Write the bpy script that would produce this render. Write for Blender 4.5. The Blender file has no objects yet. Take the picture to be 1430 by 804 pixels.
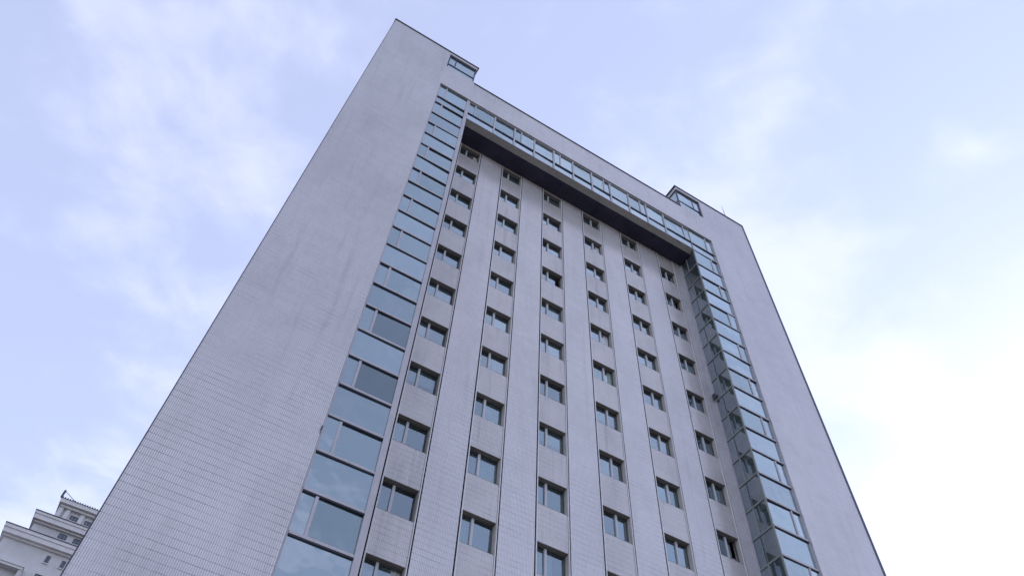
import bpy, bmesh, math, random
from mathutils import Vector, Matrix
random.seed(7)
S = bpy.context.scene
C = S.collection

# ------------------------------------------------------------------ camera
G = 15.97                                   # height of the facade datum (a window head) above the ground
CX, CY, CZ = -5.7845, -19.4413, -14.37 + G
YAW, PITCH, ROLL, FPX = 0.4780, 0.9679, 0.0750, 1070.57
cyw, syw = math.cos(YAW), math.sin(YAW); cp, sp = math.cos(PITCH), math.sin(PITCH)
fw = Vector((syw*cp, cyw*cp, sp)); rt = Vector((cyw, -syw, 0)); up = rt.cross(fw)
rr = rt*math.cos(ROLL) + up*math.sin(ROLL); uu = -rt*math.sin(ROLL) + up*math.cos(ROLL)
cam = bpy.data.cameras.new('camera'); cam_o = bpy.data.objects.new('camera', cam); C.objects.link(cam_o)
cam_o.matrix_world = Matrix(((rr.x, uu.x, -fw.x, CX), (rr.y, uu.y, -fw.y, CY), (rr.z, uu.z, -fw.z, CZ), (0, 0, 0, 1)))
cam.sensor_width = 36; cam.lens = 36*FPX/1430; cam.clip_start = 0.1; cam.clip_end = 5000
S.camera = cam_o

# ------------------------------------------------------------------ light
SUN_AZ, SUN_EL = math.radians(78), math.radians(25)     # azimuth from +Y towards +X
W = bpy.data.worlds.new('World'); S.world = W; W.use_nodes = True
nt = W.node_tree; nt.nodes.clear(); N = nt.nodes.new; L = nt.links.new
sky = N('ShaderNodeTexSky'); sky.sky_type = 'NISHITA'; sky.sun_disc = False
sky.sun_elevation = SUN_EL; sky.sun_rotation = SUN_AZ; sky.altitude = 50
sky.air_density = 1.0; sky.dust_density = 0.45; sky.ozone_density = 1.5
tintn = N('ShaderNodeVectorMath'); tintn.operation = 'MULTIPLY'; L(sky.outputs[0], tintn.inputs[0]); tintn.inputs[1].default_value = (1.0, 0.950, 0.99)
tc = N('ShaderNodeTexCoord')
sep = N('ShaderNodeSeparateXYZ'); L(tc.outputs['Generated'], sep.inputs[0])
def wm(op, a, b=None, c=None, clamp=False):
    n = N('ShaderNodeMath'); n.operation = op; n.use_clamp = clamp
    for i, v in enumerate((a, b, c)):
        if v is None: continue
        if isinstance(v, (int, float)): n.inputs[i].default_value = v
        else: L(v, n.inputs[i])
    return n.outputs[0]
zc = wm('MAXIMUM', sep.outputs[2], 0.06)
cb = N('ShaderNodeCombineXYZ'); L(wm('DIVIDE', sep.outputs[0], zc), cb.inputs[0]); L(wm('DIVIDE', sep.outputs[1], zc), cb.inputs[1])
def wnoise(scale, det, rough, off, dist=0.0):
    mp = N('ShaderNodeMapping'); L(cb.outputs[0], mp.inputs[0]); mp.inputs['Location'].default_value = off
    mp.inputs['Rotation'].default_value = (0, 0, 0.6); mp.inputs['Scale'].default_value = (1.0, 1.15, 1)
    n = N('ShaderNodeTexNoise'); L(mp.outputs[0], n.inputs['Vector'])
    n.inputs['Scale'].default_value = scale; n.inputs['Detail'].default_value = det; n.inputs['Roughness'].default_value = rough; n.inputs['Distortion'].default_value = dist
    return n.outputs[0]
big = wnoise(1.7, 4, 0.5, (5.4, 2.2, 0), 0.15); wisp = wnoise(5.2, 8, 0.6, (8.3, 4.4, 0), 0.25)
cl = wm('ADD', wm('MULTIPLY', big, 0.70), wm('MULTIPLY', wisp, 0.30))
mr = N('ShaderNodeMapRange'); mr.interpolation_type = 'SMOOTHSTEP'; L(cl, mr.inputs[0])
mr.inputs[1].default_value = 0.45; mr.inputs[2].default_value = 0.62; mr.inputs[3].default_value = 0.58; mr.inputs[4].default_value = 0.98
# thin high cloud: white veil, brighter the nearer the sun it hangs
mx = N('ShaderNodeMix'); mx.data_type = 'RGBA'; L(mr.outputs[0], mx.inputs[0]); L(tintn.outputs[0], mx.inputs[6])
bright = N('ShaderNodeVectorMath'); bright.operation = 'MULTIPLY_ADD'
L(tintn.outputs[0], bright.inputs[0]); bright.inputs[1].default_value = (0.38, 0.37, 0.36); bright.inputs[2].default_value = (2.76, 2.85, 3.82)
L(bright.outputs[0], mx.inputs[7])
bg = N('ShaderNodeBackground'); bg.inputs[1].default_value = 0.14; L(mx.outputs[2], bg.inputs[0])
ow = N('ShaderNodeOutputWorld'); L(bg.outputs[0], ow.inputs[0])

sun = bpy.data.lights.new('sun', 'SUN'); sun.energy = 2.2; sun.angle = math.radians(1.5); sun.color = (1, 0.95, 0.87)
sun_o = bpy.data.objects.new('sun', sun); C.objects.link(sun_o)
sd = Vector((math.sin(SUN_AZ)*math.cos(SUN_EL), math.cos(SUN_AZ)*math.cos(SUN_EL), math.sin(SUN_EL)))
sun_o.rotation_euler = sd.to_track_quat('Z', 'Y').to_euler(); sun_o.location = (80, 40, 90)

vs = S.view_settings; vs.view_transform = 'Standard'; vs.look = 'None'; vs.gamma = 1; vs.use_curve_mapping = False
vs.exposure = 0.97
S.render.engine = 'CYCLES'
S.cycles.max_bounces = 8; S.cycles.transparent_max_bounces = 12

# ------------------------------------------------------------------ materials
class MT:
    def __init__(s, name):
        s.m = bpy.data.materials.new(name); s.m.use_nodes = True; s.t = s.m.node_tree; s.t.nodes.clear()
        s.out = s.t.nodes.new('ShaderNodeOutputMaterial')
    def n(s, k, **kw):
        x = s.t.nodes.new('ShaderNode' + k)
        for a, b in kw.items(): setattr(x, a, b)
        return x
    def l(s, a, b): s.t.links.new(a, b)
    def math(s, op, a, b=None, c=None, clamp=False):
        x = s.n('Math', operation=op, use_clamp=clamp)
        for i, v in enumerate((a, b, c)):
            if v is None: continue
            if isinstance(v, (int, float)): x.inputs[i].default_value = v
            else: s.l(v, x.inputs[i])
        return x.outputs[0]
    def pos(s):
        g = s.n('NewGeometry'); q = s.n('SeparateXYZ'); s.l(g.outputs['Position'], q.inputs[0]); return q.outputs
    def xyz(s, x, y, z):
        c = s.n('CombineXYZ')
        for i, v in enumerate((x, y, z)):
            if isinstance(v, (int, float)): c.inputs[i].default_value = v
            else: s.l(v, c.inputs[i])
        return c.outputs[0]
    def noise(s, vec, scale=1, det=4, rough=0.5):
        x = s.n('TexNoise'); s.l(vec, x.inputs['Vector']); x.inputs['Scale'].default_value = scale
        x.inputs['Detail'].default_value = det; x.inputs['Roughness'].default_value = rough; return x.outputs[0]
    def rng(s, v, a, b, c, d, smooth=True):
        x = s.n('MapRange'); x.interpolation_type = 'SMOOTHSTEP' if smooth else 'LINEAR'; s.l(v, x.inputs[0])
        for i, k in enumerate((a, b, c, d)): x.inputs[i+1].default_value = k
        return x.outputs[0]
    def mix(s, f, a, b):
        x = s.n('Mix', data_type='RGBA')
        if isinstance(f, (int, float)): x.inputs[0].default_value = f
        else: s.l(f, x.inputs[0])
        for i, v in ((6, a), (7, b)):
            if isinstance(v, tuple): x.inputs[i].default_value = v + (1,)
            else: s.l(v, x.inputs[i])
        return x.outputs[2]
    def bsdf(s, col, rough=0.6, metal=0.0, spec=0.5, h=None, hd=0.004, hs=1.0, ior=1.5):
        b = s.n('BsdfPrincipled')
        if isinstance(col, tuple): b.inputs['Base Color'].default_value = col + (1,)
        else: s.l(col, b.inputs['Base Color'])
        if isinstance(rough, (int, float)): b.inputs['Roughness'].default_value = rough
        else: s.l(rough, b.inputs['Roughness'])
        b.inputs['Metallic'].default_value = metal; b.inputs['IOR'].default_value = ior; b.inputs['Specular IOR Level'].default_value = spec
        if h is not None:
            bp = s.n('Bump'); bp.inputs['Distance'].default_value = hd; bp.inputs['Strength'].default_value = hs
            s.l(h, bp.inputs['Height']); s.l(bp.outputs[0], b.inputs['Normal'])
        s.l(b.outputs[0], s.out.inputs[0]); return b

def tile_mat(name, base, grout, grime=1.0, pw=0.058, ph=0.24):
    m = MT(name); x, y, z = m.pos()
    u = m.math('ADD', x, y)
    fu = m.math('FRACT', m.math('DIVIDE', u, pw)); fv = m.math('FRACT', m.math('DIVIDE', z, ph))
    iu = m.math('FLOOR', m.math('DIVIDE', u, pw)); iv = m.math('FLOOR', m.math('DIVIDE', z, ph))
    # joint masks: 1 inside the joint
    ju = m.rng(m.math('ABSOLUTE', m.math('SUBTRACT', fu, 0.5)), 0.33, 0.42, 0, 1)
    jv = m.rng(m.math('ABSOLUTE', m.math('SUBTRACT', fv, 0.5)), 0.445, 0.470, 0, 1)
    # soot sits unevenly along the horizontal joints
    soot = m.rng(m.noise(m.xyz(m.math('MULTIPLY', u, 0.8), 0.0, m.math('MULTIPLY', iv, 3.37)), 1.0, 4, 0.7), 0.38, 0.64, 0.12, 1)
    jvd = m.math('MULTIPLY', jv, soot)
    wn = m.n('TexWhiteNoise', noise_dimensions='2D'); m.l(m.xyz(iu, iv, 0.0), wn.inputs['Vector'])
    tint = m.rng(wn.outputs[0], 0, 1, 0.955, 1.025, False)
    rown = m.rng(m.noise(m.xyz(m.math('MULTIPLY', u, 0.5), 0.0, m.math('MULTIPLY', iv, 1.9)), 1.0, 2, 0.5), 0.3, 0.7, 0.96, 1.02)
    patch = m.rng(m.noise(m.xyz(m.math('MULTIPLY', u, 0.30), 7.0, m.math('MULTIPLY', z, 0.16)), 1.0, 3, 0.55), 0.3, 0.7, 0.90, 1.05)
    # rain streaks, blotches, and sooty fingers that hang below the joints
    st = m.rng(m.noise(m.xyz(m.math('MULTIPLY', u, 2.3), 0.0, m.math('MULTIPLY', z, 0.14)), 1.0, 6, 0.65), 0.50, 0.78, 0, 1)
    st2 = m.rng(m.noise(m.xyz(m.math('MULTIPLY', u, 9.0), 5.0, m.math('MULTIPLY', z, 0.5)), 1.0, 4, 0.6), 0.56, 0.80, 0, 1)
    bl = m.rng(m.noise(m.xyz(m.math('MULTIPLY', u, 0.45), 3.0, m.math('MULTIPLY', z, 0.22)), 1.0, 6, 0.65), 0.44, 0.72, 0, 1)
    spot = m.rng(m.noise(m.xyz(m.math('MULTIPLY', u, 1.6), 9.0, m.math('MULTIPLY', z, 1.0)), 1.0, 5, 0.7), 0.63, 0.78, 0, 1)
    dirt = m.math('ADD', m.math('ADD', m.math('MULTIPLY', st, 0.42), m.math('MULTIPLY', bl, 0.24)), m.math('ADD', m.math('MULTIPLY', m.math('MULTIPLY', st2, bl), 0.35), m.math('MULTIPLY', spot, 0.45)))
    dirt = m.math('MULTIPLY', dirt, grime, clamp=True)
    g = m.n('VectorMath', operation='SCALE'); g.inputs[0].default_value = base; m.l(m.math('MULTIPLY', m.math('MULTIPLY', tint, rown), patch), g.inputs['Scale'])
    c = m.mix(dirt, g.outputs[0], (0.235, 0.21, 0.205))
    c = m.mix(m.math('MULTIPLY', ju, 0.9), c, grout)
    c = m.mix(jvd, c, tuple(q*0.45 for q in grout))
    j = m.math('MAXIMUM', ju, jv)
    m.bsdf(c, m.math('ADD', m.rng(j, 0, 1, 0.15, 0.5, False), m.math('MULTIPLY', dirt, 0.25)), spec=0.9, ior=2.0, h=m.math('SUBTRACT', 1.0, j), hd=0.003, hs=0.35)
    return m.m

def plain(name, base, rough=0.6, metal=0.0, var=0.08, scale=1.2, spec=0.4, bump=0.0, streak=0.0):
    m = MT(name); x, y, z = m.pos()
    n1 = m.noise(m.xyz(x, y, z), scale, 5, 0.6)
    v = m.rng(n1, 0.25, 0.75, 1-var, 1+var)
    if streak:
        n2 = m.noise(m.xyz(m.math('MULTIPLY', x, 6), m.math('MULTIPLY', y, 6), m.math('MULTIPLY', z, 0.4)), 1, 4, 0.6)
        v = m.math('MULTIPLY', v, m.rng(n2, 0.5, 0.8, 1, 1-streak))
    g = m.n('VectorMath', operation='SCALE'); g.inputs[0].default_value = base; m.l(v, g.inputs['Scale'])
    h = m.noise(m.xyz(x, y, z), 40, 3, 0.6) if bump else None
    m.bsdf(g.outputs[0], rough, metal, spec, h, 0.003, bump)
    return m.m

def glass(name, tint, refl, body, see, wav=0.007, rtint=(0.86, 0.93, 1.0)):
    """coated window glass: a mirror layer whose share rises towards grazing view, over a tinted body that is see-through by `see`"""
    m = MT(name); x, y, z = m.pos()
    oi = m.n('ObjectInfo')
    off = m.math('MULTIPLY', oi.outputs['Random'], 37.0)
    nz = m.noise(m.xyz(m.math('ADD', x, off), m.math('ADD', y, off), z), 0.8, 2, 0.5)
    bp = m.n('Bump'); bp.inputs['Distance'].default_value = wav*4; bp.inputs['Strength'].default_value = 1.0; m.l(nz, bp.inputs['Height'])
    gl = m.n('BsdfGlossy'); gl.inputs['Color'].default_value = rtint + (1,); gl.inputs['Roughness'].default_value = 0.015; m.l(bp.outputs[0], gl.inputs['Normal'])
    df = m.n('BsdfDiffuse')
    dirt = m.noise(m.xyz(x, y, z), 2.0, 4, 0.6)
    m.l(m.mix(m.rng(dirt, 0.35, 0.75, 0, 0.35), body, (0.22, 0.23, 0.22)), df.inputs['Color'])
    tr = m.n('BsdfTransparent'); tr.inputs['Color'].default_value = tint + (1,)
    ms = m.n('MixShader'); ms.inputs[0].default_value = see; m.l(df.outputs[0], ms.inputs[1]); m.l(tr.outputs[0], ms.inputs[2])
    lw = m.n('LayerWeight'); lw.inputs['Blend'].default_value = 0.5
    fr = m.math('ADD', m.math('MULTIPLY', m.math('POWER', lw.outputs['Facing'], 3.0), 1-refl), refl, clamp=True)
    rv = m.math('MULTIPLY', fr, m.rng(oi.outputs['Random'], 0, 1, 0.78, 1.06, False), clamp=True)
    mx = m.n('MixShader'); m.l(rv, mx.inputs[0]); m.l(ms.outputs[0], mx.inputs[1]); m.l(gl.outputs[0], mx.inputs[2])
    m.l(mx.outputs[0], m.out.inputs[0]); return m.m

M = dict(
    tile=tile_mat('white_glazed_tile', (0.61, 0.562, 0.558), (0.140, 0.128, 0.132)),
    tile_panel=tile_mat('white_glazed_pier_tile', (0.655, 0.605, 0.596), (0.165, 0.152, 0.154), 0.8),
    tile_span=tile_mat('cream_glazed_spandrel_tile', (0.56, 0.505, 0.468), (0.165, 0.147, 0.138), 2.0),
    render=plain('grey_render', (0.27, 0.25, 0.23), 0.85, var=0.12, bump=0.3, streak=0.2),
    jamb=plain('beige_jamb_lit', (0.50, 0.46, 0.415), 0.8, var=0.12, streak=0.2),  # lighter copy of the lining colour for the better-lit jambs
    reveal=plain('beige_reveal_shaded', (0.21, 0.185, 0.165), 0.8, var=0.12, streak=0.25),  # lining colour darkened to paint in the shade under the window head
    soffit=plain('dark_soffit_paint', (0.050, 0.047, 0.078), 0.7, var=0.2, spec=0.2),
    alu=plain('pale_aluminium', (0.47, 0.445, 0.47), 0.45, var=0.06, streak=0.15),
    side_metal=plain('grey_green_metal', (0.26, 0.27, 0.255), 0.5),
    alu_white=plain('white_aluminium', (0.50, 0.50, 0.52), 0.4, var=0.04),
    gasket=plain('black_gasket', (0.03, 0.03, 0.045), 0.7),
    frame=plain('dark_grey_frame', (0.10, 0.10, 0.115), 0.5),
    coping=plain('dark_metal_coping', (0.055, 0.055, 0.075), 0.5, var=0.15),
    strip=plain('pale_edge_strip', (0.72, 0.70, 0.70), 0.5, var=0.05, streak=0.2),
    seal=plain('black_joint_sealant', (0.012, 0.012, 0.02), 0.8, spec=0.1),
    mirror=glass('blue_reflective_glass', (0.4, 0.5, 0.5), 0.36, (0.07, 0.12, 0.15), 0.0, rtint=(0.84, 0.95, 0.97)),
    vision=glass('tinted_vision_glass', (0.50, 0.62, 0.62), 0.33, (0.09, 0.15, 0.16), 0.75, rtint=(0.82, 0.94, 0.96)),
    greenish=glass('green_clear_glass', (0.55, 0.70, 0.66), 0.20, (0.07, 0.12, 0.12), 0.6),
    sideglass=glass('grey_side_glass', (0.4, 0.5, 0.48), 0.24, (0.05, 0.07, 0.07), 0.0, wav=0.0008),
    window=glass('grey_window_glass', (0.72, 0.79, 0.80), 0.25, (0.06, 0.08, 0.09), 0.88, wav=0.003, rtint=(0.84, 0.94, 0.98)),
    ceiling=plain('room_ceiling_paint', (0.55, 0.55, 0.52), 0.9),
    inner=plain('room_wall_paint', (0.30, 0.31, 0.31), 0.9),
    curtain=plain('pale_curtain_cloth', (0.74, 0.74, 0.74), 0.9, var=0.1),
    blind=plain('green_grey_blind', (0.38, 0.46, 0.44), 0.9, var=0.1),
    nb_wall=plain('cream_stone_render', (0.55, 0.54, 0.55), 0.85, var=0.08, scale=0.6, streak=0.12),
    nb_trim=plain('pale_cornice_stone', (0.62, 0.605, 0.61), 0.8, var=0.07, streak=0.15),
    nb_roof=plain('grey_roof_tile', (0.10, 0.10, 0.12), 0.7, var=0.2),
    nb_glass=glass('far_window_glass', (0.4, 0.5, 0.5), 0.12, (0.03, 0.04, 0.05), 0.0),
    steel=plain('galvanised_steel', (0.20, 0.20, 0.22), 0.5, metal=0.6),
    ground=plain('city_ground', (0.09, 0.088, 0.085), 0.9, var=0.25, scale=0.08),
    paving=plain('granite_forecourt', (0.16, 0.155, 0.15), 0.8, var=0.12, scale=0.6),
)

# ------------------------------------------------------------------ mesh helpers (world coordinates, every object with its own origin)
ORG = {}
def box(bm, x0, x1, y0, y1, z0, z1, mi=0):
    vs_ = [bm.verts.new((x, y, z)) for x in (x0, x1) for y in (y0, y1) for z in (z0, z1)]
    for q in ((0, 1, 3, 2), (4, 6, 7, 5), (0, 4, 5, 1), (2, 3, 7, 6), (0, 2, 6, 4), (1, 5, 7, 3)):
        f = bm.faces.new([vs_[i] for i in q]); f.material_index = mi
def prism_x(bm, prof, x0, x1, mis=None):
    """profile of (y,z) points, anticlockwise seen from +X, extruded along x"""
    a = [bm.verts.new((x0, y, z)) for y, z in prof]; b = [bm.verts.new((x1, y, z)) for y, z in prof]
    n = len(prof)
    bm.faces.new(a[::-1]); bm.faces.new(b)
    for i in range(n):
        f = bm.faces.new((a[i], a[(i+1) % n], b[(i+1) % n], b[i]))
        if mis: f.material_index = mis[i]
def mesh(name, bm, mats):
    bmesh.ops.recalc_face_normals(bm, faces=bm.faces)
    me = bpy.data.meshes.new(name); bm.to_mesh(me); bm.free()
    for m in (mats if isinstance(mats, (list, tuple)) else [mats]): me.materials.append(M[m] if isinstance(m, str) else m)
    return me
def put(name, me, at, parent=None):
    o = bpy.data.objects.new(name, me); C.objects.link(o)
    p = Vector(at); base = ORG[parent] if parent else Vector((0, 0, 0))
    o.parent = parent; o.location = p - base; ORG[o] = p
    return o
def part(name, bm, mats, parent=None):
    """bm is in world coordinates; the object's origin goes to the middle of its base"""
    xs = [v.co.x for v in bm.verts]; ys = [v.co.y for v in bm.verts]; zs = [v.co.z for v in bm.verts]
    o = Vector(((min(xs)+max(xs))/2, (min(ys)+max(ys))/2, min(zs)))
    bmesh.ops.translate(bm, verts=bm.verts, vec=-o)
    return put(name, mesh(name, bm, mats), o, parent)
def bpart(name, b, mats, parent=None):
    bm = bmesh.new()
    for q in (b if isinstance(b, list) else [b]): box(bm, *q)
    o = part(name, bm, mats, parent)
    if name == 'pane' and mats != 'sideglass': o.rotation_euler = (random.gauss(0, 0.009), 0, random.gauss(0, 0.006))   # no two panes hang quite alike
    return o
def thing(name, at, label, cat, group=None):
    o = bpy.data.objects.new(name, None); C.objects.link(o); o.location = at; ORG[o] = Vector(at)
    o.empty_display_size = 2; o['label'] = label; o['category'] = cat
    if group: o['group'] = group
    return o

# ------------------------------------------------------------------ the ground
bm = bmesh.new(); r = 1500
for q in ((-r, -r), (r, -r), (r, r), (-r, r)): bm.verts.new((q[0], q[1], 0))
bm.faces.new(bm.verts); g = part('ground', bm, 'ground'); g['kind'] = 'structure'
g = bpart('pavement', (-30, 46, -30, -2.4, -0.02, 0.06), 'paving'); g['kind'] = 'structure'

# ------------------------------------------------------------------ the tower
T = thing('office_tower', (8.15, 6, 0), 'tall white tiled tower block with glazed bays framing rows of small square windows', 'tower block')
YF, YG, YB = -1.56, -1.42, 14.0            # pylon front, bay glass, back of the tower
XL, XR = -7.066, 23.527                       # outer edges
GL, GR = -2.730, 19.157                     # glass starts / ends
BL, BR = -0.516, 17.075                     # bay corners
ZT, ZP, ZG = 39.406 + G, 36.227 + G, 33.141 + G   # block tops, middle parapet, head of the glass
ZS = 30.11 + G                              # soffit
ZC0, ZC1 = 36.45 + G, 38.93 + G             # corner window sill / head
PIT, WW, WH = 3.012, 1.36, 1.321
COLX = [PIT*i for i in range(6)]

# the two tiled pylons and the wall over the glass (tops are stepped, the corner windows cut into them)
bpart('pylon', (XL, GL, YF, YB, 0, ZT-0.10), 'tile', T)
bpart('pylon', (GR, XR, YF, YB, 0, ZT-0.10), 'tile', T)
bpart('lintel_wall', (GL, GR, YF, YF+0.5, ZG, ZP-0.07), 'tile', T)
bpart('roof_slab', (GL, GR, YF+0.5, YB, ZG+0.6, ZG+0.9), 'render', T)
bpart('rear_wall', (GL, GR, YB-0.3, YB, 0, ZP-0.6), 'tile', T)
# penthouse blocks with the corner windows
for s, x0, x1 in ((-1, GL, BL-0.06), (1, BR-0.12, GR)):
    xi = x1 if s < 0 else x0                 # inner, glazed side
    bpart('corner_eave', (x0, x1, YF, YF+7, ZC1, ZT-0.10), 'tile', T)
    bpart('corner_sill_wall', (x0, x1, YF+0.002, YF+0.4, ZP-0.066, ZC0), 'tile', T)
    e = 0.05
    fr = bmesh.new()
    a, b = (x0, xi-0.05) if s < 0 else (xi+0.05, x1)
    box(fr, a, b, YF+0.10, YF+0.18, ZC1-0.12, ZC1)                              # head
    box(fr, a, b, YF+0.10, YF+0.18, ZC0, ZC0+0.05)                              # sill rail
    box(fr, a, b, YF+0.10, YF+0.18, ZC0+0.82, ZC0+0.94)                         # transom
    nm = GL+0.57 if s < 0 else GR-0.64
    box(fr, nm-0.04, nm+0.04, YF+0.11, YF+0.17, ZC0+0.94, ZC1-0.12)
    px = xi-0.12 if s < 0 else xi+0.04
    box(fr, px, px+0.08, YF+0.09, YF+0.19, ZC0+0.05, ZC1-0.12)                  # corner post
    ox = x0 if s < 0 else x1-0.10
    box(fr, ox, ox+0.10, YF+0.085, YF+0.195, ZC0-0.005, ZC1-0.002)
    # side rails
    for z0, z1 in ((ZC1-0.12, ZC1), (ZC0+0.82, ZC0+0.94), (ZC0-0.2, ZC0-0.1)):
        box(fr, px+0.005, px+0.075, YF+0.20, YF+6.9, z0+0.001, z1-0.001)
    for k in range(1, 4): box(fr, px+0.01, px+0.07, YF+0.2+k*1.7, YF+0.28+k*1.7, ZC0-0.1, ZC1-0.12)
    f = part('corner_window', fr, 'coping', T)
    lo, hi = (x0+0.1, nm-0.04) if s < 0 else (nm+0.04, x1-0.1)
    w0, w1 = (nm+0.04, px) if s < 0 else (px+0.08, nm-0.04)
    for (p0, p1, q0, q1) in ((lo, hi, ZC0+0.94, ZC1-0.12), (w0, w1, ZC0+0.94, ZC1-0.12), (min(lo, w0), max(hi, w1), ZC0+0.05, ZC0+0.82)):
        bpart('pane', (p0, p1, YF+0.13, YF+0.145, q0, q1), 'mirror', f)
    for k in range(4):
        y0 = YF+0.20 + (k*1.7+0.08 if k else 0); y1 = YF+0.2+(k+1)*1.7
        bpart('pane', (px+0.035, px+0.045, y0, y1, ZC0+0.94, ZC1-0.12), 'mirror', f)
        bpart('pane', (px+0.035, px+0.045, y0, y1, ZC0-0.1, ZC0+0.82), 'mirror', f)
    bpart('penthouse_back', (x0, x1, YF+6.9, YF+7.2, ZP, ZC1-0.003), 'tile', T)
    # dark copings
    bpart('coping', (x0-0.002, x1+(0.10 if s < 0 else 0.003), YF-0.05, YF+7.25, ZT-0.098, ZT), 'coping', T) if s < 0 else \
        bpart('coping', (x0-0.10, x1+0.002, YF-0.05, YF+7.25, ZT-0.098, ZT), 'coping', T)
bpart('coping', (XL-0.06, GL-0.004, YF-0.05, YB+0.05, ZT-0.099, ZT+0.001), 'coping', T)
bpart('coping', (GR+0.004, XR+0.10, YF-0.05, YB+0.05, ZT-0.099, ZT+0.001), 'coping', T)
bpart('coping', (BL-0.058, BR-0.122, YF-0.05, YF+0.55, ZP-0.069, ZP), 'coping', T)
# metal corner beads
bpart('corner_bead', (XL-0.03, XL-0.001, YF-0.02, YF+0.06, 0, ZT-0.10), 'coping', T)
bpart('corner_bead', (XR+0.001, XR+0.15, YF-0.02, YF+0.10, 0, ZT-0.10), 'coping', T)
# lightning rod on the roof edge
bm = bmesh.new(); rx, ry = 22.1, YF+0.12
bmesh.ops.create_cone(bm, cap_ends=True, segments=8, radius1=0.035, radius2=0.012, depth=2.0, matrix=Matrix.Translation((rx, ry, ZT+1.0)))
box(bm, rx-0.09, rx+0.09, ry-0.09, ry+0.09, ZT+0.001, ZT+0.05); box(bm, rx-0.05, rx+0.05, ry-0.05, ry+0.05, ZT+0.05, ZT+0.3)
part('lightning_rod', bm, 'steel', T)

# ---- window wall: piers, column strips, spandrel panels, windows
KMIN = -3
ZLOW = KMIN*3.0 - 1.5 + G                   # below this the wall runs plain to the ground
JW, SW = 0.055, 0.035                       # shadow joint, pale edge strip
edges = []
for i, x in enumerate(COLX): edges.append((x-SW-JW, x+(1.28 if i == 5 else WW)+SW+JW))
px0 = BL
for i in range(7):
    x1 = edges[i][0] if i < 6 else BR
    bpart('pier', (px0, x1, -0.012, 0.30, 0, ZS-0.002), 'tile_panel', T)
    if i < 6: px0 = edges[i][1]
for i, x in enumerate(COLX):
    w = 1.28 if i == 5 else WW
    bpart('edge_strip', (x-SW, x-0.002, -0.03, 0.12, ZLOW, ZS-0.004), 'strip', T)
    bpart('edge_strip', (x+w+0.002, x+w+SW, -0.03, 0.12, ZLOW, ZS-0.004), 'strip', T)
    bpart('joint_seal', (edges[i][0]+0.001, x-SW-0.001, 0.010, 0.24, 0, ZS-0.01), 'seal', T)
    bpart('joint_seal', (x+w+SW+0.001, edges[i][1]-0.001, 0.010, 0.24, 0, ZS-0.01), 'seal', T)
    # panels between the windows; stair windows sit half a storey higher
    zo = 1.5 if i == 5 else 0.0
    kmax = 9 if i == 5 else 10
    heads = [k*3.0 + zo + G - (0.14 if k == 10 else 0) for k in range(KMIN, kmax+1)]
    prev = ZLOW
    for h in heads:
        bpart('spandrel_panel', (x, x+w, 0.0, 0.24, prev, h-WH+(0.14 if h == heads[-1] and i < 5 else 0)), 'tile_span', T); prev = h
    bpart('spandrel_panel', (x, x+w, 0.0, 0.24, prev, ZS-0.006), 'tile_span', T)
    bpart('plinth_panel', (x-SW, x+w+SW, 0.0, 0.24, 0, ZLOW-0.004), 'tile_panel', T)

# window meshes (origin: middle of the sill line on the wall face)
def window_meshes(w, hgt, mull):
    E = 0.20
    b = bmesh.new()                                                             # reveal lining: head, jambs, sill
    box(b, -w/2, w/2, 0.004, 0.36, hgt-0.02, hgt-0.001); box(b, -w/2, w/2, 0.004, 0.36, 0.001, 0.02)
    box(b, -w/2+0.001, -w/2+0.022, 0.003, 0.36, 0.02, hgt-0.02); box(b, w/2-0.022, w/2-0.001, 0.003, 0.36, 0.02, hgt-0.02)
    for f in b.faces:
        if abs(f.calc_center_median().x) > w/2-0.03: f.material_index = 1  # jambs get the lit tone; head and sill keep the painted-in shade
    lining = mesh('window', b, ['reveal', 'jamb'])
    b = bmesh.new(); x0, x1, z0, z1 = -w/2+0.022, w/2-0.022, 0.02, hgt-0.02
    box(b, x0, x1, E, E+0.07, z1-0.03, z1); box(b, x0, x1, E, E+0.07, z0, z0+0.035)
    box(b, x0, x0+0.03, E+0.001, E+0.069, z0+0.035, z1-0.03); box(b, x1-0.03, x1, E+0.001, E+0.069, z0+0.035, z1-0.03)
    frame = mesh('frame', b, 'frame')
    b = bmesh.new(); mm = -w/2+mull
    box(b, mm-0.048, mm+0.048, E-0.035, E+0.066, z0+0.037, z1-0.032); mul = mesh('mullion', b, 'alu_white')
    b = bmesh.new(); box(b, x0+0.03, mm-0.048, E+0.03, E+0.04, z0+0.035, z1-0.03); p1 = mesh('pane', b, 'window')
    b = bmesh.new(); box(b, mm+0.048, x1-0.03, E+0.03, E+0.04, z0+0.035, z1-0.03); p2 = mesh('pane', b, 'window')
    return lining, frame, mul, p1, p2
def tilt(o, a): o.rotation_euler = (random.gauss(0, a), 0, random.gauss(0, a))
def curtain_mesh(x0, x1, z0, z1, n, mat):
    b = bmesh.new(); steps = max(6, n*4); lo = []; hi = []
    for i in range(steps+1):
        t = i/steps; x = x0+(x1-x0)*t; d = 0.03*math.sin(t*n*2*math.pi) + 0.008*math.sin(t*17)
        lo.append(b.verts.new((x, 0.33+d, z0))); hi.append(b.verts.new((x, 0.33+d*0.6, z1)))
    for i in range(steps): b.faces.new((lo[i], lo[i+1], hi[i+1], hi[i]))
    return mesh('curtain', b, mat)
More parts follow.
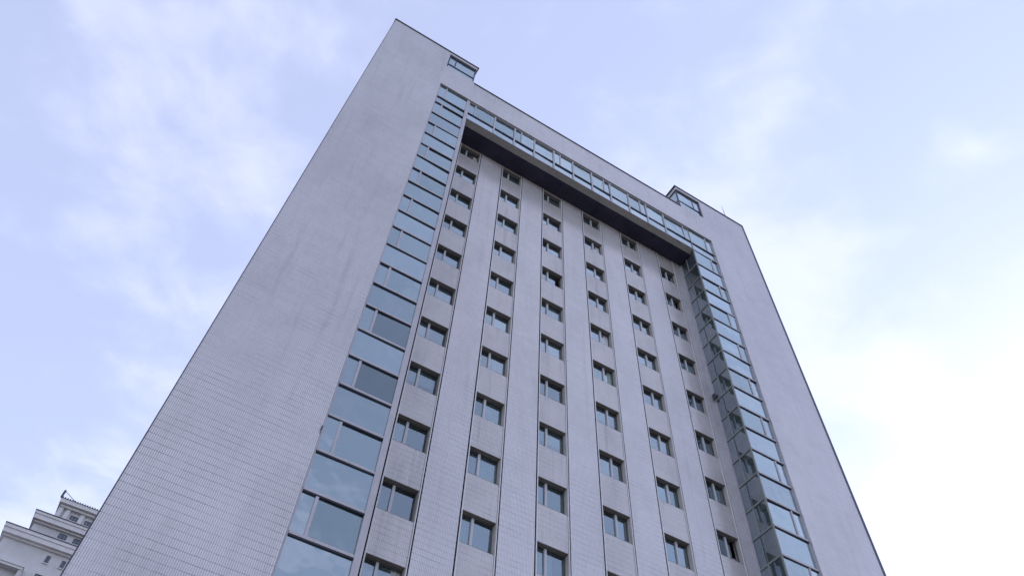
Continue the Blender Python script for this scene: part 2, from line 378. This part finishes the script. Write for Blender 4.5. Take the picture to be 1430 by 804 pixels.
CUR = [curtain_mesh(-0.68, 0.68, 0.25, 1.4, 3, 'blind'), curtain_mesh(-0.68, 0.68, -0.1, 1.4, 9, 'curtain'), curtain_mesh(-0.68, -0.05, -0.1, 1.4, 5, 'curtain'), curtain_mesh(0.1, 0.68, -0.1, 1.4, 5, 'curtain'),
       curtain_mesh(-0.68, 0.15, -0.1, 1.4, 6, 'curtain'), curtain_mesh(-0.68, 0.68, -0.1, 1.4, 4, 'blind'), curtain_mesh(-0.68, 0.68, 0.6, 1.4, 2, 'curtain'), None]
MULL = [0.50, 0.52, 0.48, 0.77, 0.76, 0.66]
WM = {}
for i, x in enumerate(COLX):
    w = 1.28 if i == 5 else WW
    zo = 1.5 if i == 5 else 0.0
    kmax = 9 if i == 5 else 10
    for k in range(KMIN, kmax+1):
        h = WH - (0.14 if k == 10 else 0.0); z_s = k*3.0 + zo + G - WH
        key = (round(w, 2), MULL[i], round(h, 3))
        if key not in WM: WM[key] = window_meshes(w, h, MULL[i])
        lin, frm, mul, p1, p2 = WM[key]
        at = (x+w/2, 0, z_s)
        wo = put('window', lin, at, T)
        put('frame', frm, at, wo); put('mullion', mul, at, wo); tilt(put('pane', p1, at, wo), 0.006)
        pw_ = put('pane', p2, at, wo); tilt(pw_, 0.006)
        if random.random() < 0.10: pw_.location.x -= 0.30; pw_.location.y += 0.022      # sash left slid open
        c = random.choice(CUR)
        if c and i < 5: put('curtain', c, at, wo)

# rooms behind: slabs and a dim inner wall
for k in range(KMIN-1, 12):
    z = k*3.0 + 0.45 + G if k < 11 else ZG+0.02
    bpart('floor_slab', (BL+0.30, BR-0.30, 0.42, 6.0, z, z+0.25), 'ceiling', T)
bpart('inner_wall', (GL+0.01, GR-0.01, 6.0, 6.2, 0, ZG+0.5), 'inner', T)

# ---- beam under the top glazing: pale bevelled lip, then the dark soffit
bm = bmesh.new()
prism_x(bm, [(YG+0.03, 30.36+G), (YG+0.03, 30.31+G), (-1.10, ZS), (-1.10, 30.36+G)], BL+0.004, BR-0.004)
part('beam_lip', bm, 'render', T)
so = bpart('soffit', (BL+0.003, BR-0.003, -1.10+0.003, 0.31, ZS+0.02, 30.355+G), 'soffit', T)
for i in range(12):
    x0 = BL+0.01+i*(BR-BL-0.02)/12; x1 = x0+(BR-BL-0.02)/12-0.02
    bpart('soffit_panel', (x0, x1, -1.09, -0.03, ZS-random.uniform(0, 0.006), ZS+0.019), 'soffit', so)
bpart('inner_floor', (BL+0.004, BR-0.004, -1.20, 6.0, 30.365+G, 30.46+G), 'inner', T)

# ---- glazed bays
def transom(x0, x1, z, th=0.11):
    b = bmesh.new(); box(b, x0, x1, YG-0.055, YG+0.05, z-th/2+0.02, z+th/2); box(b, x0+0.001, x1-0.001, YG-0.048, YG+0.05, z-th/2-0.035, z-th/2+0.019, 1)
    return b
zt_all = [0.139 + 1.5*i + G for i in range(-7, 20)] + [30.32 + G, 31.29 + G]
ZBASE = zt_all[0] - 1.5
vis = lambda z: round((z - G + 1.361)/1.5) % 2 == 0     # storey windows: every second row
def bay(side):
    if side < 0: xa, xb = GL, BL; post = (BL-0.21, BL); na = -2.19; jamb = (GL+0.002, GL+0.075)
    else: xa, xb = BR, GR; post = (BR, BR+0.06); na = 18.57; jamb = (GR-0.05, GR-0.002)
    b = bmesh.new()
    box(b, post[0], post[1], YG-(0.07 if side < 0 else 0.03), YG+(0.12 if side < 0 else 0.05), 0, ZG-0.002)                    # corner post
    fr = part('glazed_bay', b, 'alu' if side < 0 else 'side_metal', T)
    bpart('jamb', (jamb[0], jamb[1], YG-0.03, YG+0.08, 0, ZG-0.003), 'alu', fr)
    bpart('base_wall', (xa+0.13, xb-0.22 if side < 0 else xb-0.13, YG-0.02, YG+0.2, 0, ZBASE), 'render', fr)
    g0, g1 = (jamb[1], post[0]) if side < 0 else (post[1], jamb[0])
    zz = [ZBASE] + zt_all + [ZG]
    for j in range(len(zz)-1):
        z0, z1 = zz[j], zz[j+1]
        if 0 < j: part('transom', transom(g0+0.001, g1-0.001, z0), ['alu', 'gasket'], fr)
        vision = j >= len(zz)-2 or (j < len(zz)-3 and vis(z0)) or j == len(zz)-4
        if j == len(zz)-3: vision = False
        a0, a1 = z0+0.056, z1-0.09
        if vision:
            bpart('mullion', (na-0.045, na+0.045, YG-0.045, YG+0.05, a0-0.001, a1+0.001), 'alu', fr)
            n = round((z0-G+1.361)/3.0)
            wide = 'greenish' if (side < 0 and n in (2, 3) and z0 < 10+G) else 'vision'
            if side < 0: s1, s2 = (g0, na-0.045), (na+0.045, g1)
            else: s1, s2 = (na+0.045, g1), (g0, na-0.045)
            bpart('pane', (s1[0], s1[1], YG, YG+0.012, a0, a1), 'mirror', fr)
            bpart('pane', (s2[0], s2[1], YG, YG+0.012, a0, a1), wide, fr)
            q = random.random()
            if q < 0.75 and wide == 'vision':
                bpart('blind', (s2[0]+0.05, s2[1]-0.05, YG+0.20, YG+0.215, a0+(a1-a0)*(0.0 if q < 0.4 else random.choice((0.3, 0.5, 0.65))), a1), 'blind' if q < 0.55 else 'curtain', fr)
        else:
            bpart('pane', (g0, g1, YG, YG+0.012, a0, a1), 'mirror', fr)
        # returns towards the window wall (the inner side of the bay)
        xs = BL-0.11 if side < 0 else BR+0.03
        if z0 < 30.2+G:
            if j: bpart('side_transom', (xs-0.045, xs+0.045, YG+0.051, -0.12, z0-0.05, z0+0.035), 'side_metal', fr)
            if vision:
                ym = -0.62
                bpart('side_mullion', (xs-0.04, xs+0.04, ym-0.035, ym+0.035, z0+0.036, z1-0.051), 'side_metal', fr)
                bpart('pane', (xs-0.006, xs+0.006, YG+0.06, ym-0.036, z0+0.035, z1-0.05), 'sideglass', fr)
                bpart('pane', (xs-0.006, xs+0.006, ym+0.036, -0.12, z0+0.035, z1-0.05), 'sideglass', fr)
            else:
                bpart('pane', (xs-0.006, xs+0.006, YG+0.06, -0.12, z0+0.035, z1-0.05), 'sideglass', fr)
    xs = BL-0.11 if side < 0 else BR+0.03
    bpart('side_post', (xs-0.05, xs+0.05, -0.119, -0.013, 0, ZS-0.003), 'alu', fr)
    for k in range(KMIN-1, 12):
        z = k*3.0 + 0.45 + G if k < 11 else ZG+0.02
        if z > ZS and k < 11: continue
        bpart('bay_slab', (xa+0.15, xb-0.20 if side < 0 else xb-0.2, YG+0.34, 5.99, z+0.002, z+0.24), 'ceiling', fr) if side < 0 else \
            bpart('bay_slab', (xa+0.15, xb-0.15, YG+0.34, 5.99, z+0.002, z+0.24), 'ceiling', fr)
    return fr
bay(-1); bay(1)

# ---- top gallery glazing between the bays
bx = [BL] + [1.40+1.5*i for i in range(10)] + [16.87]
bx[-1] = BR
b = bmesh.new(); box(b, BL+0.001, BR-0.001, YG-0.05, YG+0.06, 30.361+G, 30.40+G)
gal = part('gallery_window', b, 'alu', T)
bpart('head_rail', (BL+0.001, BR-0.001, YG-0.03, YG+0.06, ZG-0.085, ZG-0.003), 'alu', gal)
for i in range(len(bx)-1):
    x0 = bx[i] + (0.05 if i else 0.001); x1 = bx[i+1] - (0.05 if i < len(bx)-2 else 0.001)
    if i: bpart('mullion', (bx[i]-0.05, bx[i]+0.05, YG-0.06, YG+0.06, 30.402+G, ZG-0.087), 'alu', gal)
    part('transom', transom(x0+0.001, x1-0.001, 31.29+G, 0.09), ['gasket', 'gasket'], gal)
    bpart('pane', (x0, x1, YG, YG+0.012, 30.401+G, 31.21+G), 'mirror', gal)
    za, zb = 31.336+G, ZG-0.086
    if i % 2 == 0:
        s = x0+0.46 if i <= 5 else x1-0.46
        bpart('mullion', (s-0.04, s+0.04, YG-0.04, YG+0.05, za, zb), 'alu', gal)
        bpart('pane', (x0, s-0.04, YG, YG+0.012, za, zb), 'vision', gal); bpart('pane', (s+0.04, x1, YG, YG+0.012, za, zb), 'vision', gal)
    else: bpart('pane', (x0, x1, YG, YG+0.012, za, zb), 'vision', gal)
    # hanging curtain, gathered in folds
    cb_ = bmesh.new(); n = 26; lo = []; hi = []; ph = random.random()*6
    for t in range(n+1):
        xx = x0+(x1-x0)*t/n; d = 0.035*math.sin(t*1.7+ph)+0.02*math.sin(t*0.63+ph*2)
        lo.append(cb_.verts.new((xx, YG+0.26+d, za-0.5))); hi.append(cb_.verts.new((xx, YG+0.26+d, zb-0.05-0.14*random.random()**2)))
    for t in range(n): cb_.faces.new((lo[t], lo[t+1], hi[t+1], hi[t]))
    part('curtain', cb_, 'blind', gal)

# small fittings that show: a bracket in the bay angle, a pipe stub on the pylon edge
bm = bmesh.new(); box(bm, BR-0.12, BR-0.03, -0.20, -0.03, 16.75+G, 17.1+G); box(bm, BR-0.16, BR-0.10, -0.16, -0.08, 16.6+G, 16.78+G)
part('bracket', bm, 'coping', T)
bm = bmesh.new(); box(bm, GL-0.03, GL+0.015, YF-0.04, YF-0.002, 2.32+G, 2.46+G); box(bm, GL-0.02, GL+0.005, YF-0.03, YF-0.012, 2.15+G, 2.32+G)
part('lamp_bracket', bm, 'coping', T)

# ------------------------------------------------------------------ the stepped building behind
NY = 80.0; NR = 6.0                          # its front (right end hidden by the tower)
B = thing('stepped_building', (-6, NY+8, 0), 'distant cream stepped apartment building with overhanging cornices and tiled roof', 'building')
def nbox(name, x0, x1, y0, y1, z0, z1, m='nb_wall'): return bpart(name, (x0, x1, y0, y1, z0, z1), m, B)
def storey(xw, yw, z0, z1, xc, zc0, over):
    nbox('wall', xw, NR, yw, NY+16, z0, z1)
    bm = bmesh.new()
    box(bm, xc, NR+0.5, yw-over, NY+16.4, zc0, zc0+0.62); box(bm, xc-0.12, NR+0.6, yw-over-0.12, NY+16.5, zc0+0.621, z1+0.02)
    box(bm, xc+0.28, NR+0.3, yw-over*0.45, NY+16.2, zc0-0.22, zc0-0.001)
    co = part('cornice', bm, 'nb_trim', B)
    bpart('capping', (xc-0.2, NR+0.65, yw-over-0.2, NY+16.55, z1+0.021, z1+0.11), 'coping', co)
def nwindow(x, z, w, h, y, panelled=False):
    bm = bmesh.new(); t = 0.06
    box(bm, x-w/2, x+w/2, y-0.05, y+0.03, z, z+t); box(bm, x-w/2, x+w/2, y-0.05, y+0.03, z+h-t, z+h)
    box(bm, x-w/2, x-w/2+t, y-0.048, y+0.028, z+t, z+h-t); box(bm, x+w/2-t, x+w/2, y-0.048, y+0.028, z+t, z+h-t)
    box(bm, x-0.03, x+0.03, y-0.046, y+0.026, z+t, z+h-t)
    f = part('window', bm, 'gasket', B)
    bpart('pane', [(x-w/2+t, x-0.03, y-0.012, y+0.02, z+t, z+h-t), (x+0.03, x+w/2-t, y-0.012, y+0.02, z+t, z+h-t)], 'nb_glass', f)
    bpart('sill', (x-w/2-0.1, x+w/2+0.1, y-0.16, y-0.051, z-0.12, z-0.01), 'nb_trim', f)
WXS = [-15.30 + 1.86*i for i in range(11)]
# lower body with its second ledge and loggia
nbox('wall', -20.95, NR, NY, NY+16, 0, 56.6)
nbox('wall', -26.5, -20.96, NY+1.2, NY+16, 0, 56.3)
storey(-20.95, NY, 56.601, 59.90, -21.45, 58.87, 0.75)
storey(-19.00, NY+0.3, 59.95, 62.90, -19.42, 61.97, 0.75)
# ledge and the dark loggia under it
bm = bmesh.new(); box(bm, -27, -17.0, NY-1.0, NY-0.003, 54.95, 55.25); box(bm, -27.1, -16.9, NY-1.12, NY-0.004, 55.251, 55.5)
part('ledge', bm, 'nb_trim', B)
bpart('loggia_pillar', (-17.35, -16.95, NY-0.9, NY-0.005, 40, 54.949), 'nb_wall', B)
bpart('loggia_floor', [(-27, -17.36, NY-0.9, NY-0.006, 52.3, 52.55), (-27, -17.37, NY-0.9, NY-0.8, 52.56, 53.4)], 'nb_wall', B)
for wx in (-19.0, -22.5): nwindow(wx, 49.6, 2.2, 2.2, NY)
# top storey under the tiled eave: piers with recessed panels
nbox('wall', -17.2, NR, NY+0.8, NY+14, 62.95, 65.6)
for i in range(12): nbox('pilaster', -16.62+1.86*i, -16.08+1.86*i, NY+0.56, NY+0.798, 62.955, 65.2, 'nb_trim')
nbox('pilaster', -17.55, -17.0, NY+0.52, NY+0.797, 62.955, 65.2, 'nb_trim')
bm = bmesh.new(); box(bm, -17.5, NR+0.5, NY+0.35, NY+14.3, 65.12, 65.45); box(bm, -17.85, NR+0.7, NY-0.05, NY+14.6, 65.451, 66.05)
part('cornice', bm, 'nb_trim', B)
for i, wx in enumerate(WXS):
    nwindow(wx, 63.90, 0.95, 0.72, NY+0.8)
    nwindow(wx+0.05, 60.75, 1.0, 0.80, NY+0.3)
    nwindow(wx, 57.15, 0.46, 1.0, NY)
    nwindow(wx+0.25, 54.5, 1.0, 1.1, NY)
    nwindow(wx+0.25, 51.4, 1.0, 1.3, NY)
# low tiled roof with round tile ends along the eave
bm = bmesh.new()
x0, x1, y0, y1, ze, zr = -17.95, NR+0.8, NY-0.15, NY+14.7, 66.052, 67.6
v = [bm.verts.new(p) for p in ((x0, y0, ze), (x1, y0, ze), (x1, y1, ze), (x0, y1, ze), (x0+6, (y0+y1)/2, zr), (x1-6, (y0+y1)/2, zr))]
for q in ((0, 1, 5, 4), (1, 2, 5), (2, 3, 4, 5), (3, 0, 4), (3, 2, 1, 0)): bm.faces.new([v[i] for i in q])
roof = part('roof', bm, 'nb_roof', B)
bm = bmesh.new()
n = int((x1-x0)/0.32)
for i in range(n):
    xx = x0+0.16+i*0.32
    bmesh.ops.create_cone(bm, cap_ends=True, segments=6, radius1=0.085, radius2=0.085, depth=0.9, matrix=Matrix.Translation((xx, y0+0.4, ze+0.04)) @ Matrix.Rotation(math.radians(90), 4, 'X'))
e = part('eave_tiles', bm, 'nb_roof', roof); e['kind'] = 'stuff'
# dark finial and its stay at the roof corner
bm = bmesh.new(); box(bm, -18.10, -17.84, NY-0.12, NY+0.1, 66.056, 67.15)
a = Vector((-17.97, NY-0.01, 67.08)); c2 = Vector((-16.0, NY+0.3, 66.2)); dd = c2-a
bmesh.ops.create_cone(bm, cap_ends=True, segments=6, radius1=0.04, radius2=0.04, depth=dd.length, matrix=Matrix.Translation((a+c2)/2) @ dd.to_track_quat('Z', 'Y').to_matrix().to_4x4())
part('finial', bm, 'coping', roof)
